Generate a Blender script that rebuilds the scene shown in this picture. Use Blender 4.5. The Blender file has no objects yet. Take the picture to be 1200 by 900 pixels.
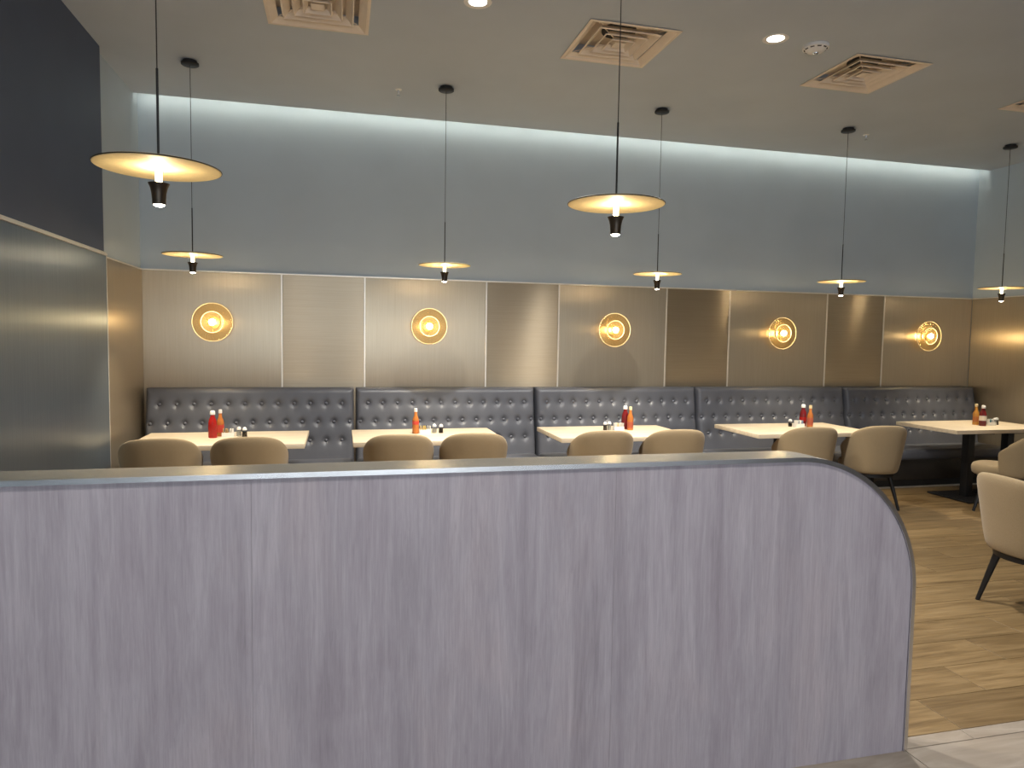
import bpy, bmesh, math, random
from mathutils import Vector, Matrix
from math import sin, cos, pi, radians, sqrt, exp

# ------------------------------------------------------------------ camera
scn = bpy.context.scene
COL = scn.collection
H_CAM = 1.62
YAW, PITCH, ROLL, FPX = 0.2419, 0.0643, 0.0156, 812.0
fw = Vector((sin(YAW) * cos(PITCH), cos(YAW) * cos(PITCH), -sin(PITCH)))
rt = Vector((cos(YAW), -sin(YAW), 0.0))
up = rt.cross(fw)
r2 = cos(ROLL) * rt + sin(ROLL) * up
u2 = -sin(ROLL) * rt + cos(ROLL) * up
cam_data = bpy.data.cameras.new('camera')
cam_data.sensor_width = 36.0
cam_data.lens = FPX / 1200.0 * 36.0
cam_data.clip_start = 0.05
cam = bpy.data.objects.new('camera', cam_data)
m = Matrix.Identity(4)
for i in range(3):
    m[i][0] = r2[i]; m[i][1] = u2[i]; m[i][2] = -fw[i]
m[2][3] = H_CAM
cam.matrix_world = m
COL.objects.link(cam)
scn.camera = cam

# ------------------------------------------------------------------ world, daylight, exposure
world = bpy.data.worlds.new('world')
scn.world = world
world.use_nodes = True
bg = world.node_tree.nodes['Background']
bg.inputs['Color'].default_value = (0.62, 0.72, 0.95, 1)
bg.inputs['Strength'].default_value = 0.6
vs = scn.view_settings
vs.view_transform = 'Standard'
vs.look = 'None'
vs.gamma = 1.0
vs.use_curve_mapping = False
vs.exposure = 0.0

def area_light(name, loc, rot, sx, sy, power, color):
    d = bpy.data.lights.new(name, 'AREA')
    d.shape = 'RECTANGLE'; d.size = sx; d.size_y = sy
    d.energy = power; d.color = color
    o = bpy.data.objects.new(name, d)
    o.location = loc; o.rotation_euler = rot
    COL.objects.link(o)
    return o
WIN_Y = -5.0
WINDOWS = [(-1.15, 1.0), (0.95, 1.0), (3.05, 1.0), (5.15, 1.0)]     # centre x, half width of the shopfront panes
DAY = (0.86, 0.91, 1.0)
for k, (wx, hw) in enumerate(WINDOWS):
    area_light('window_daylight', (wx, WIN_Y - 0.08, 1.55), (radians(-90), 0, radians(180)), 1.9, 2.3, (92, 105, 36, 10)[k], DAY)

# ------------------------------------------------------------------ room dimensions
D = 7.086                      # back wall
XL, XN, XR = -1.800, -1.754, 7.655
YSTEP = 5.915                  # where the near left wall stops standing proud
ZC, ZP = 3.757, 2.207
GAP = 0.142
YP0, YP1 = 2.215, 2.365        # partition front and rear faces
PX1, PZ1, PR = 2.197, 1.200, 0.545
FLOOR_EDGE = 2.297

# ------------------------------------------------------------------ helpers
def tag(o, label=None, cat=None, group=None, kind=None):
    if label: o['label'] = label
    if cat: o['category'] = cat
    if group: o['group'] = group
    if kind: o['kind'] = kind
    return o

def link(name, mesh, parent=None, mat=None, smooth=False):
    o = bpy.data.objects.new(name, mesh)
    COL.objects.link(o)
    if parent: o.parent = parent
    if mat is not None and len(mesh.materials) == 0: mesh.materials.append(mat)
    if smooth:
        for p in mesh.polygons: p.use_smooth = True
    return o

def thing(name, loc, label, cat, group=None, rz=0.0):
    o = bpy.data.objects.new(name, None)
    o.empty_display_size = 0.1
    COL.objects.link(o)
    o.location = loc; o.rotation_euler = (0, 0, rz)
    return tag(o, label, cat, group)

def mesh_of(bm, name, smooth=False, angle=None):
    me = bpy.data.meshes.new(name)
    bmesh.ops.recalc_face_normals(bm, faces=bm.faces[:])
    bm.to_mesh(me); bm.free()
    if smooth:
        for p in me.polygons: p.use_smooth = True
        if angle is not None:
            try: me.set_sharp_from_angle(angle=angle)
            except Exception: pass
    return me

def add_box(bm, x0, x1, y0, y1, z0, z1):
    vs_ = [bm.verts.new(c) for c in ((x0,y0,z0),(x1,y0,z0),(x1,y1,z0),(x0,y1,z0),(x0,y0,z1),(x1,y0,z1),(x1,y1,z1),(x0,y1,z1))]
    for f in ((0,3,2,1),(4,5,6,7),(0,1,5,4),(1,2,6,5),(2,3,7,6),(3,0,4,7)):
        bm.faces.new([vs_[i] for i in f])
    return vs_

def box_mesh(name, x0, x1, y0, y1, z0, z1, bevel=0.0, seg=2):
    bm = bmesh.new()
    add_box(bm, x0, x1, y0, y1, z0, z1)
    if bevel:
        bmesh.ops.bevel(bm, geom=bm.edges[:], offset=bevel, segments=seg, profile=0.5, affect='EDGES')
    return mesh_of(bm, name, smooth=bool(bevel), angle=radians(40) if bevel else None)

def box(name, x0, x1, y0, y1, z0, z1, mat, parent=None, bevel=0.0, seg=2):
    return link(name, box_mesh(name, x0, x1, y0, y1, z0, z1, bevel, seg), parent, mat)

def lathe_bm(bm, prof, n=32, cx=0.0, cy=0.0, cap0=True, cap1=True):
    rings = []
    for (r, z) in prof:
        if r < 1e-6:
            rings.append([bm.verts.new((cx, cy, z))])
        else:
            rings.append([bm.verts.new((cx + r*cos(2*pi*k/n), cy + r*sin(2*pi*k/n), z)) for k in range(n)])
    for a, b in zip(rings, rings[1:]):
        for k in range(n):
            k2 = (k+1) % n
            if len(a) == 1 and len(b) == 1: continue
            if len(a) == 1: bm.faces.new((a[0], b[k], b[k2]))
            elif len(b) == 1: bm.faces.new((a[k], a[k2], b[0]))
            else: bm.faces.new((a[k], a[k2], b[k2], b[k]))
    if cap0 and len(rings[0]) > 1: bm.faces.new(list(reversed(rings[0])))
    if cap1 and len(rings[-1]) > 1: bm.faces.new(rings[-1])

def lathe_mesh(name, prof, n=32, smooth=True, cap0=True, cap1=True, angle=radians(35)):
    bm = bmesh.new(); lathe_bm(bm, prof, n, cap0=cap0, cap1=cap1)
    return mesh_of(bm, name, smooth, angle)

def tube_bm(bm, a, b, ra, rb, n=12):
    a, b = Vector(a), Vector(b); d = (b-a).normalized()
    t = d.orthogonal().normalized(); s = d.cross(t)
    A = [bm.verts.new(a + ra*(cos(2*pi*k/n)*t + sin(2*pi*k/n)*s)) for k in range(n)]
    B = [bm.verts.new(b + rb*(cos(2*pi*k/n)*t + sin(2*pi*k/n)*s)) for k in range(n)]
    for k in range(n):
        bm.faces.new((A[k], A[(k+1) % n], B[(k+1) % n], B[k]))
    bm.faces.new(list(reversed(A))); bm.faces.new(B)

def tube_mesh(name, a, b, ra, rb=None, n=12):
    bm = bmesh.new(); tube_bm(bm, a, b, ra, ra if rb is None else rb, n)
    return mesh_of(bm, name, True, radians(40))

def torus_bm(bm, R, r, z=0.0, n=48, m_=10):
    rings = []
    for i in range(n):
        a = 2*pi*i/n
        rings.append([bm.verts.new(((R + r*cos(2*pi*j/m_))*cos(a), (R + r*cos(2*pi*j/m_))*sin(a), z + r*sin(2*pi*j/m_))) for j in range(m_)])
    for i in range(n):
        for j in range(m_):
            bm.faces.new((rings[i][j], rings[(i+1) % n][j], rings[(i+1) % n][(j+1) % m_], rings[i][(j+1) % m_]))

# ------------------------------------------------------------------ materials
def new_mat(name):
    mt = bpy.data.materials.new(name); mt.use_nodes = True
    nt = mt.node_tree
    return mt, nt, nt.nodes['Principled BSDF']

def N(nt, kind, **kw):
    n = nt.nodes.new(kind)
    for k, v in kw.items(): setattr(n, k, v)
    return n

def coords(nt, scale, out='Object', rot=(0, 0, 0)):
    tc = N(nt, 'ShaderNodeTexCoord'); mp = N(nt, 'ShaderNodeMapping')
    mp.inputs['Scale'].default_value = scale
    mp.inputs['Rotation'].default_value = rot
    nt.links.new(tc.outputs[out], mp.inputs['Vector'])
    return mp.outputs['Vector']

def noise(nt, vec, scale=5.0, detail=4.0, rough=0.5, dist=0.0):
    n = N(nt, 'ShaderNodeTexNoise')
    n.inputs['Scale'].default_value = scale; n.inputs['Detail'].default_value = detail
    n.inputs['Roughness'].default_value = rough; n.inputs['Distortion'].default_value = dist
    nt.links.new(vec, n.inputs['Vector'])
    return n.outputs['Fac']

def ramp(nt, fac, stops):
    r = N(nt, 'ShaderNodeValToRGB')
    e = r.color_ramp.elements
    while len(e) < len(stops): e.new(0.5)
    for el, (p, c) in zip(e, stops):
        el.position = p; el.color = (c[0], c[1], c[2], 1)
    nt.links.new(fac, r.inputs['Fac'])
    return r.outputs['Color']

def mixc(nt, fac, a, b, mode='MIX'):
    n = N(nt, 'ShaderNodeMix', data_type='RGBA', blend_type=mode)
    for sock, v in ((n.inputs[0], fac), (n.inputs[6], a), (n.inputs[7], b)):
        if hasattr(v, 'links'): nt.links.new(v, sock)
        elif isinstance(v, (int, float)): sock.default_value = v
        else: sock.default_value = (v[0], v[1], v[2], 1)
    return n.outputs[2]

def bump(nt, bsdf, height, strength=0.2, dist=0.01):
    b = N(nt, 'ShaderNodeBump')
    b.inputs['Strength'].default_value = strength; b.inputs['Distance'].default_value = dist
    nt.links.new(height, b.inputs['Height']); nt.links.new(b.outputs['Normal'], bsdf.inputs['Normal'])

def simple(name, col, rough=0.5, metal=0.0, var=0.08, nscale=12.0, spec=0.5, bmp=0.0, bscale=200.0):
    mt, nt, b = new_mat(name)
    v = coords(nt, (1, 1, 1))
    f = noise(nt, v, nscale, 4)
    lo = tuple(c*(1-var) for c in col); hi = tuple(min(1, c*(1+var)) for c in col)
    nt.links.new(ramp(nt, f, [(0.3, lo), (0.7, hi)]), b.inputs['Base Color'])
    b.inputs['Roughness'].default_value = rough; b.inputs['Metallic'].default_value = metal
    b.inputs['Specular IOR Level'].default_value = spec
    if bmp: bump(nt, b, noise(nt, v, bscale, 3), bmp, 0.004)
    return mt

def emissive(name, col, strength):
    mt = bpy.data.materials.new(name); mt.use_nodes = True
    nt = mt.node_tree; nt.nodes.clear()
    e = N(nt, 'ShaderNodeEmission'); o = N(nt, 'ShaderNodeOutputMaterial')
    e.inputs['Color'].default_value = (*col, 1); e.inputs['Strength'].default_value = strength
    nt.links.new(e.outputs[0], o.inputs['Surface'])
    return mt

def brushed(name, lo, hi, metal, rough, aniso, vertical_grain, bm_str=0.03, spec=0.5):
    """metal-look laminate; the highlight spreads across the grain"""
    mt, nt, b = new_mat(name)
    sc = (260, 260, 2.2) if vertical_grain else (2.2, 2.2, 260)
    v = coords(nt, sc)
    f = noise(nt, v, 1.0, 3, 0.6)
    v2 = coords(nt, (1.1, 1.1, 0.7)); f2 = noise(nt, v2, 1.0, 2)
    c = ramp(nt, f, [(0.25, lo), (0.75, hi)])
    c = mixc(nt, 0.5, c, ramp(nt, f2, [(0.3, (0.82, 0.82, 0.82)), (0.7, (1.0, 1.0, 1.0))]), 'MULTIPLY')
    nt.links.new(c, b.inputs['Base Color'])
    b.inputs['Metallic'].default_value = metal; b.inputs['Roughness'].default_value = rough
    b.inputs['Anisotropic'].default_value = aniso
    b.inputs['Specular IOR Level'].default_value = spec
    b.inputs['Anisotropic Rotation'].default_value = 0.0 if vertical_grain else 0.25
    tg = N(nt, 'ShaderNodeTangent', direction_type='UV_MAP')
    tg.uv_map = 'UVMap'
    nt.links.new(tg.outputs['Tangent'], b.inputs['Tangent'])
    bump(nt, b, f, bm_str, 0.001)
    return mt

M = {}
M['wide'] = brushed('bronze_laminate_vertical_grain', (0.42, 0.345, 0.242), (0.48, 0.398, 0.286), 0.72, 0.33, 0.72, True, 0.015)
M['narrow'] = brushed('bronze_laminate_horizontal_grain', (0.42, 0.345, 0.242), (0.48, 0.398, 0.286), 0.76, 0.30, 0.95, False, 0.02)
M['nearpanel'] = brushed('bronze_laminate_reflection_tint', (0.185, 0.220, 0.255), (0.25, 0.29, 0.325), 0.72, 0.36, 0.72, True)  # bronze laminate again, its dark bluish reflections put into the base colour
M['steel'] = brushed('brushed_steel_cap', (0.52, 0.50, 0.46), (0.66, 0.64, 0.60), 1.0, 0.27, 0.5, False, 0.02)
M['chrome'] = simple('polished_steel_edge', (0.72, 0.71, 0.70), 0.24, 1.0, 0.05)
M['champagne'] = simple('champagne_metal_trim', (0.86, 0.80, 0.70), 0.35, 0.55, 0.04)
M['blue'] = simple('blue_grey_wall_paint', (0.45, 0.515, 0.57), 0.55, 0, 0.03, 2.0, 0.35, 0.04, 400)
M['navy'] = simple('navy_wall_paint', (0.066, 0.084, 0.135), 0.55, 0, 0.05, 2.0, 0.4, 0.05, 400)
M['ceil'] = simple('warm_grey_ceiling_paint', (0.485, 0.535, 0.595), 0.75, 0, 0.03, 2.0, 0.3, 0.05, 300)
M['outer'] = simple('plain_grey_wall_paint', (0.36, 0.35, 0.34), 0.8, 0, 0.04, 2.0)
M['covewhite'] = simple('white_cove_lining', (0.7, 0.72, 0.7), 0.7)
M['black'] = simple('black_powder_coat', (0.012, 0.012, 0.013), 0.42, 0.2, 0.1)
M['blackplastic'] = simple('black_plastic', (0.02, 0.02, 0.02), 0.5)
M['gold'] = simple('pale_gold_shade', (0.92, 0.74, 0.40), 0.6, 0.0, 0.04, 60)
M['darkbronze'] = simple('dark_bronze', (0.055, 0.042, 0.030), 0.38, 0.7, 0.1)
M['ventwhite'] = simple('warm_white_enamel', (0.80, 0.68, 0.54), 0.42, 0, 0.03)
M['white'] = simple('white_plastic', (0.80, 0.78, 0.74), 0.4, 0, 0.02)
M['duct'] = simple('duct_hole_shade', (0.03, 0.028, 0.028), 0.7)
M['brass'] = simple('brass', (0.78, 0.58, 0.26), 0.28, 1.0, 0.06)
M['stem'] = emissive('lit_glass_stem', (1.0, 0.80, 0.45), 28)
M['lens'] = emissive('lit_lens', (1.0, 0.90, 0.74), 30)
M['bulb'] = emissive('lit_bulb', (1.0, 0.82, 0.48), 32)
M['down'] = emissive('lit_downlight', (1.0, 0.93, 0.84), 22)
M['led'] = emissive('cove_led', (1.0, 0.98, 0.80), 19)
M['salt'] = simple('salt', (0.85, 0.84, 0.80), 0.6)
M['pepper'] = simple('ground_pepper', (0.09, 0.065, 0.045), 0.7, 0, 0.4, 200)
M['sauce_red'] = simple('ketchup_red', (0.36, 0.012, 0.010), 0.16, 0, 0.1)
M['sauce_dark'] = simple('dark_ketchup_red', (0.16, 0.010, 0.012), 0.16, 0, 0.1)
M['sauce_orange'] = simple('hot_sauce_orange', (0.47, 0.155, 0.035), 0.2, 0, 0.12)
M['sauce_amber'] = simple('hot_sauce_amber', (0.55, 0.25, 0.04), 0.2, 0, 0.12)
M['label_red'] = simple('red_paper_label', (0.55, 0.05, 0.03), 0.5)
M['label_pale'] = simple('pale_paper_label', (0.78, 0.70, 0.58), 0.5)
M['label_brown'] = simple('brown_paper_label', (0.36, 0.07, 0.03), 0.5)
M['cap_cream'] = simple('cream_cap', (0.80, 0.66, 0.38), 0.4)
M['pk_white'] = simple('white_packet', (0.78, 0.76, 0.70), 0.55)
M['pk_tan'] = simple('tan_packet', (0.50, 0.33, 0.16), 0.55)
M['pk_yellow'] = simple('yellow_packet', (0.78, 0.60, 0.20), 0.55)
M['pk_blue'] = simple('blue_packet', (0.16, 0.22, 0.34), 0.55)
M['pk_teal'] = simple('teal_packet', (0.05, 0.25, 0.30), 0.55)

def leather():
    mt, nt, b = new_mat('slate_vinyl')
    v = coords(nt, (1, 1, 1))
    nt.links.new(ramp(nt, noise(nt, v, 3, 4), [(0.3, (0.088, 0.092, 0.108)), (0.7, (0.108, 0.112, 0.130))]), b.inputs['Base Color'])
    b.inputs['Roughness'].default_value = 0.41
    b.inputs['Specular IOR Level'].default_value = 0.55
    vo = N(nt, 'ShaderNodeTexVoronoi'); vo.inputs['Scale'].default_value = 350
    nt.links.new(v, vo.inputs['Vector'])
    f = noise(nt, v, 14, 5, 0.6)
    ad = N(nt, 'ShaderNodeMath', operation='MULTIPLY_ADD'); ad.inputs[1].default_value = 0.12
    nt.links.new(vo.outputs['Distance'], ad.inputs[0]); nt.links.new(f, ad.inputs[2])
    bump(nt, b, ad.outputs[0], 0.12, 0.01)
    return mt
M['leather'] = leather()
M['leather_dark'] = simple('black_vinyl', (0.022, 0.018, 0.015), 0.45, 0, 0.15)

def fabric():
    mt, nt, b = new_mat('beige_woven_fabric')
    v = coords(nt, (1, 1, 1))
    w = N(nt, 'ShaderNodeTexNoise'); w.inputs['Scale'].default_value = 380; w.inputs['Detail'].default_value = 2
    nt.links.new(v, w.inputs['Vector'])
    c = ramp(nt, w.outputs['Fac'], [(0.3, (0.285, 0.205, 0.108)), (0.7, (0.365, 0.272, 0.155))])
    c = mixc(nt, 0.6, c, ramp(nt, noise(nt, v, 4, 3), [(0.3, (0.88, 0.88, 0.88)), (0.7, (1, 1, 1))]), 'MULTIPLY')
    nt.links.new(c, b.inputs['Base Color'])
    b.inputs['Roughness'].default_value = 0.9; b.inputs['Sheen Weight'].default_value = 0.15
    bump(nt, b, w.outputs['Fac'], 0.15, 0.002)
    return mt
M['fabric'] = fabric()

def wood_plank():
    mt, nt, b = new_mat('oak_look_plank')
    oi = N(nt, 'ShaderNodeObjectInfo')
    tc = N(nt, 'ShaderNodeTexCoord')
    off = N(nt, 'ShaderNodeVectorMath', operation='SCALE'); off.inputs['Scale'].default_value = 37.0
    cmb = N(nt, 'ShaderNodeCombineXYZ')
    for k in range(3): nt.links.new(oi.outputs['Random'], cmb.inputs[k])
    nt.links.new(cmb.outputs[0], off.inputs[0])
    ad = N(nt, 'ShaderNodeVectorMath', operation='ADD')
    nt.links.new(tc.outputs['Object'], ad.inputs[0]); nt.links.new(off.outputs[0], ad.inputs[1])
    mp = N(nt, 'ShaderNodeMapping'); mp.inputs['Scale'].default_value = (1.3, 15, 15)
    nt.links.new(ad.outputs[0], mp.inputs['Vector'])
    f = noise(nt, mp.outputs[0], 1.0, 6, 0.62, 1.4)
    mp2 = N(nt, 'ShaderNodeMapping'); mp2.inputs['Scale'].default_value = (3, 130, 130)
    nt.links.new(ad.outputs[0], mp2.inputs['Vector'])
    f2 = noise(nt, mp2.outputs[0], 1.0, 3, 0.6)
    c = ramp(nt, f, [(0.28, (0.100, 0.060, 0.024)), (0.5, (0.195, 0.127, 0.057)), (0.72, (0.275, 0.188, 0.094))])
    c = mixc(nt, 0.5, c, ramp(nt, f2, [(0.3, (0.55, 0.53, 0.5)), (0.62, (1, 1, 1))]), 'MULTIPLY')
    c = mixc(nt, 0.8, c, ramp(nt, oi.outputs['Random'], [(0.0, (0.74, 0.72, 0.68)), (1.0, (1.15, 1.15, 1.12))]), 'MULTIPLY')
    nt.links.new(c, b.inputs['Base Color'])
    b.inputs['Roughness'].default_value = 0.42
    bump(nt, b, f2, 0.06, 0.002)
    return mt
M['plank'] = wood_plank()

def stone_tile():
    mt, nt, b = new_mat('greige_stone_look_tile')
    oi = N(nt, 'ShaderNodeObjectInfo')
    v = coords(nt, (1.0, 4.0, 1.0), rot=(0, 0, radians(32)))
    ad = N(nt, 'ShaderNodeVectorMath', operation='ADD')
    cmb = N(nt, 'ShaderNodeCombineXYZ')
    ml = N(nt, 'ShaderNodeMath', operation='MULTIPLY'); ml.inputs[1].default_value = 23.0
    nt.links.new(oi.outputs['Random'], ml.inputs[0])
    for k in range(3): nt.links.new(ml.outputs[0], cmb.inputs[k])
    nt.links.new(v, ad.inputs[0]); nt.links.new(cmb.outputs[0], ad.inputs[1])
    f = noise(nt, ad.outputs[0], 2.2, 7, 0.62, 1.2)
    c = ramp(nt, f, [(0.28, (0.185, 0.148, 0.112)), (0.5, (0.25, 0.208, 0.168)), (0.72, (0.33, 0.285, 0.235))])
    nt.links.new(c, b.inputs['Base Color'])
    b.inputs['Roughness'].default_value = 0.45
    bump(nt, b, f, 0.05, 0.003)
    return mt
M['tile'] = stone_tile()
M['grout'] = simple('brown_grout', (0.085, 0.06, 0.042), 0.85, 0, 0.15, 60)
M['concrete'] = simple('subfloor', (0.10, 0.08, 0.06), 0.9)

def grey_wood():
    mt, nt, b = new_mat('grey_mauve_wood_laminate')
    v = coords(nt, (11, 11, 0.9)); f = noise(nt, v, 1.0, 7, 0.66, 1.3)
    v2 = coords(nt, (130, 130, 6.5)); f2 = noise(nt, v2, 1.0, 5, 0.68, 0.9)
    v3 = coords(nt, (3.2, 3.2, 1.6)); f3 = noise(nt, v3, 1.0, 4, 0.6, 0.6)
    c = ramp(nt, f, [(0.25, (0.345, 0.302, 0.325)), (0.5, (0.435, 0.385, 0.410)), (0.75, (0.520, 0.466, 0.490))])
    c = mixc(nt, 0.55, c, ramp(nt, f2, [(0.30, (0.68, 0.68, 0.68)), (0.62, (1, 1, 1))]), 'MULTIPLY')
    c = mixc(nt, 0.7, c, ramp(nt, f3, [(0.3, (0.80, 0.78, 0.82)), (0.5, (0.92, 0.93, 0.96)), (0.7, (1, 0.97, 0.97))]), 'MULTIPLY')
    nt.links.new(c, b.inputs['Base Color'])
    b.inputs['Roughness'].default_value = 0.48
    b.inputs['Specular IOR Level'].default_value = 0.4
    bump(nt, b, f2, 0.08, 0.002)
    return mt
M['greywood'] = grey_wood()

def table_wood():
    mt, nt, b = new_mat('pale_oak_tabletop')
    v = coords(nt, (1.5, 22, 22)); f = noise(nt, v, 1.0, 5, 0.6, 0.8)
    c = ramp(nt, f, [(0.3, (0.58, 0.47, 0.33)), (0.7, (0.74, 0.63, 0.47))])
    nt.links.new(c, b.inputs['Base Color']); b.inputs['Roughness'].default_value = 0.42
    return mt
M['table'] = table_wood()

def ribbed_glass():
    """amber pressed glass: clear body, mirror glints, some scatter"""
    mt = bpy.data.materials.new('amber_pressed_glass'); mt.use_nodes = True
    nt = mt.node_tree; nt.nodes.clear()
    out = N(nt, 'ShaderNodeOutputMaterial')
    tr = N(nt, 'ShaderNodeBsdfTransparent'); tr.inputs['Color'].default_value = (0.90, 0.80, 0.60, 1)
    gl = N(nt, 'ShaderNodeBsdfGlossy'); gl.inputs['Roughness'].default_value = 0.16; gl.inputs['Color'].default_value = (1.0, 0.88, 0.6, 1)
    tl = N(nt, 'ShaderNodeBsdfTranslucent'); tl.inputs['Color'].default_value = (0.92, 0.76, 0.42, 1)
    df = N(nt, 'ShaderNodeBsdfDiffuse'); df.inputs['Color'].default_value = (0.80, 0.66, 0.38, 1)
    lw = N(nt, 'ShaderNodeLayerWeight'); lw.inputs['Blend'].default_value = 0.15
    v = coords(nt, (1, 1, 1)); f = noise(nt, v, 90, 3)
    bp = N(nt, 'ShaderNodeBump'); bp.inputs['Strength'].default_value = 0.5; bp.inputs['Distance'].default_value = 0.006
    nt.links.new(f, bp.inputs['Height'])
    for n in (gl, tl, df): nt.links.new(bp.outputs[0], n.inputs['Normal'])
    m0 = N(nt, 'ShaderNodeMixShader'); m0.inputs[0].default_value = 0.5
    nt.links.new(tl.outputs[0], m0.inputs[1]); nt.links.new(df.outputs[0], m0.inputs[2])
    m1 = N(nt, 'ShaderNodeMixShader'); m1.inputs[0].default_value = 0.12
    nt.links.new(tr.outputs[0], m1.inputs[1]); nt.links.new(m0.outputs[0], m1.inputs[2])
    m2 = N(nt, 'ShaderNodeMixShader')
    nt.links.new(lw.outputs['Facing'], m2.inputs[0])
    nt.links.new(m1.outputs[0], m2.inputs[1]); nt.links.new(gl.outputs[0], m2.inputs[2])
    nt.links.new(m2.outputs[0], out.inputs['Surface'])
    return mt
M['glass'] = ribbed_glass()
M['rimglass'] = simple('frosted_glass_rim', (0.92, 0.80, 0.55), 0.2, 0, 0.03)

def clear_glass(name='clear_glass'):
    mt = bpy.data.materials.new(name); mt.use_nodes = True
    nt = mt.node_tree; nt.nodes.clear()
    out = N(nt, 'ShaderNodeOutputMaterial')
    tr = N(nt, 'ShaderNodeBsdfTransparent'); tr.inputs['Color'].default_value = (0.93, 0.95, 0.95, 1)
    gl = N(nt, 'ShaderNodeBsdfGlossy'); gl.inputs['Roughness'].default_value = 0.05
    fr = N(nt, 'ShaderNodeFresnel'); mx = N(nt, 'ShaderNodeMixShader')
    nt.links.new(fr.outputs[0], mx.inputs[0]); nt.links.new(tr.outputs[0], mx.inputs[1]); nt.links.new(gl.outputs[0], mx.inputs[2])
    nt.links.new(mx.outputs[0], out.inputs['Surface'])
    return mt
M['clear'] = clear_glass()

# ------------------------------------------------------------------ floor
floor = box('floor', XL - 0.2, XR + 0.2, WIN_Y - 0.2, D + 0.2, -0.12, -0.006, M['grout'], None)
tag(floor, 'oak-look plank floor meeting greige stone-look tiles in front of the partition', 'floor', kind='structure')
PW, PL, JN = 0.245, 1.2, 0.0014
random.seed(4)
_pm = {}
def plank_mesh(kind, w, l, mat):
    key = (kind, round(w, 3), round(l, 3))
    if key not in _pm:
        bm = bmesh.new()
        add_box(bm, -l/2 + JN, l/2 - JN, -w/2 + JN, w/2 - JN, -0.012, 0.0)
        top = [e for e in bm.edges if all(v.co.z > -0.001 for v in e.verts)]
        bmesh.ops.bevel(bm, geom=top, offset=0.0012, segments=1, affect='EDGES')
        me = mesh_of(bm, kind); me.materials.append(mat); _pm[key] = me
    return _pm[key]
def lay(kind, x0, x1, y0, y1, mat):
    if x1 - x0 < 0.02 or y1 - y0 < 0.02: return
    o = link(kind, plank_mesh(kind, y1 - y0, x1 - x0, mat), floor)
    o.location = ((x0+x1)/2, (y0+y1)/2, 0.0)
row = 0; y = FLOOR_EDGE
while y < D - 0.02:
    y1 = min(y + PW, D)
    x = 2.56 + 0.4 * row - PL * 12
    while x < XR:
        a, b = max(x, XL), min(x + PL, XR)
        if b > a: lay('floor_plank', a, b, y, y1, M['plank'])
        x += PL
    y = y1; row += 1
x = 2.545 - 0.9 * 6                       # narrow strip of cut tiles along the threshold
while x < XR:
    lay('border_tile', max(x, XN), min(x + 0.9, XR), 2.225, FLOOR_EDGE, M['tile']); x += 0.9
y = 2.225; r_ = 0
while y > -1.5:
    x = 2.195 - 0.9 * 6 + (0.45 if r_ % 2 else 0)
    while x < XR:
        lay('floor_tile', max(x, XN), min(x + 0.9, XR), y - 0.45, y, M['tile']); x += 0.9
    y -= 0.45; r_ += 1
_fb = box_mesh('floor_tile', XN, XR, WIN_Y, y, -0.012, 0.0)
link('floor_tile', _fb, floor, M['tile'])

# ------------------------------------------------------------------ walls
def uv_front(me, axis):
    """planar uv: u along the horizontal of the wall, v along z"""
    uv = me.uv_layers.new(name='UVMap')
    for li, lp in enumerate(me.loops):
        c = me.vertices[lp.vertex_index].co
        uv.data[li].uv = (c[axis], c.z)

def panel(name, x0, x1, y0, y1, z0, z1, mat, parent, axis, bevel=0.002):
    me = box_mesh(name, x0, x1, y0, y1, z0, z1, bevel, 1)
    uv_front(me, axis)
    return link(name, me, parent, mat)

wall_back = box('wall_back', XL - 0.2, XR + 0.2, D, D + 0.15, 0, ZC + 0.35, M['blue'])
tag(wall_back, 'blue-grey back wall with a row of bronze metal-look panels above the banquettes', 'wall', kind='structure')
DIV = [-0.560, 0.226, 1.458, 2.245, 3.491, 4.270, 5.548, 6.345]
edges = [XL] + DIV + [XR]
PT = 0.014
for k in range(9):
    panel('wall_panel', edges[k] + (0.008 if k else 0.001), edges[k+1] - (0.008 if k < 8 else PT + 0.002), D - PT, D - 0.0005, 0.002, ZP,
          M['wide'] if k % 2 == 0 else M['narrow'], wall_back, 0)
for x in DIV:
    box('panel_joint_strip', x - 0.0075, x + 0.0075, D - PT - 0.005, D - 0.0005, 0.002, ZP, M['champagne'], wall_back, 0.001, 1)
box('panel_top_trim', XL + PT, XR - PT, D - PT - 0.006, D - 0.0005, ZP, ZP + 0.013, M['champagne'], wall_back, 0.001, 1)

wall_left = bpy.data.objects.new('wall_left', box_mesh('wall_left', XL - 0.2, XL, YSTEP, D, 0, ZC + 0.35)); COL.objects.link(wall_left)
wall_left.data.materials.append(M['blue'])
tag(wall_left, 'left wall, blue-grey beyond the step and navy in front, with metal-look panels below', 'wall', kind='structure')
panel('wall_panel', XL, XL + PT, YSTEP + 0.002, D - PT - 0.002, 0.002, ZP, M['wide'], wall_left, 1)
box('panel_top_trim', XL, XL + PT + 0.004, YSTEP, D - PT, ZP, ZP + 0.012, M['champagne'], wall_left, 0.001, 1)
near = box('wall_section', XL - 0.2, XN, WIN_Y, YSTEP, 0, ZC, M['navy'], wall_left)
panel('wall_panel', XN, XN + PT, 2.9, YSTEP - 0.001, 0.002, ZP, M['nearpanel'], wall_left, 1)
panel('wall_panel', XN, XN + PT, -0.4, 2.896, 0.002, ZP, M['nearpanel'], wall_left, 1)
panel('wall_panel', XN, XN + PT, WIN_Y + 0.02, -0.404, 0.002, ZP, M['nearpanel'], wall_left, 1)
box('panel_top_trim', XN, XN + PT + 0.010, WIN_Y + 0.02, YSTEP, ZP, ZP + 0.016, M['champagne'], wall_left, 0.002, 1)
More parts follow.
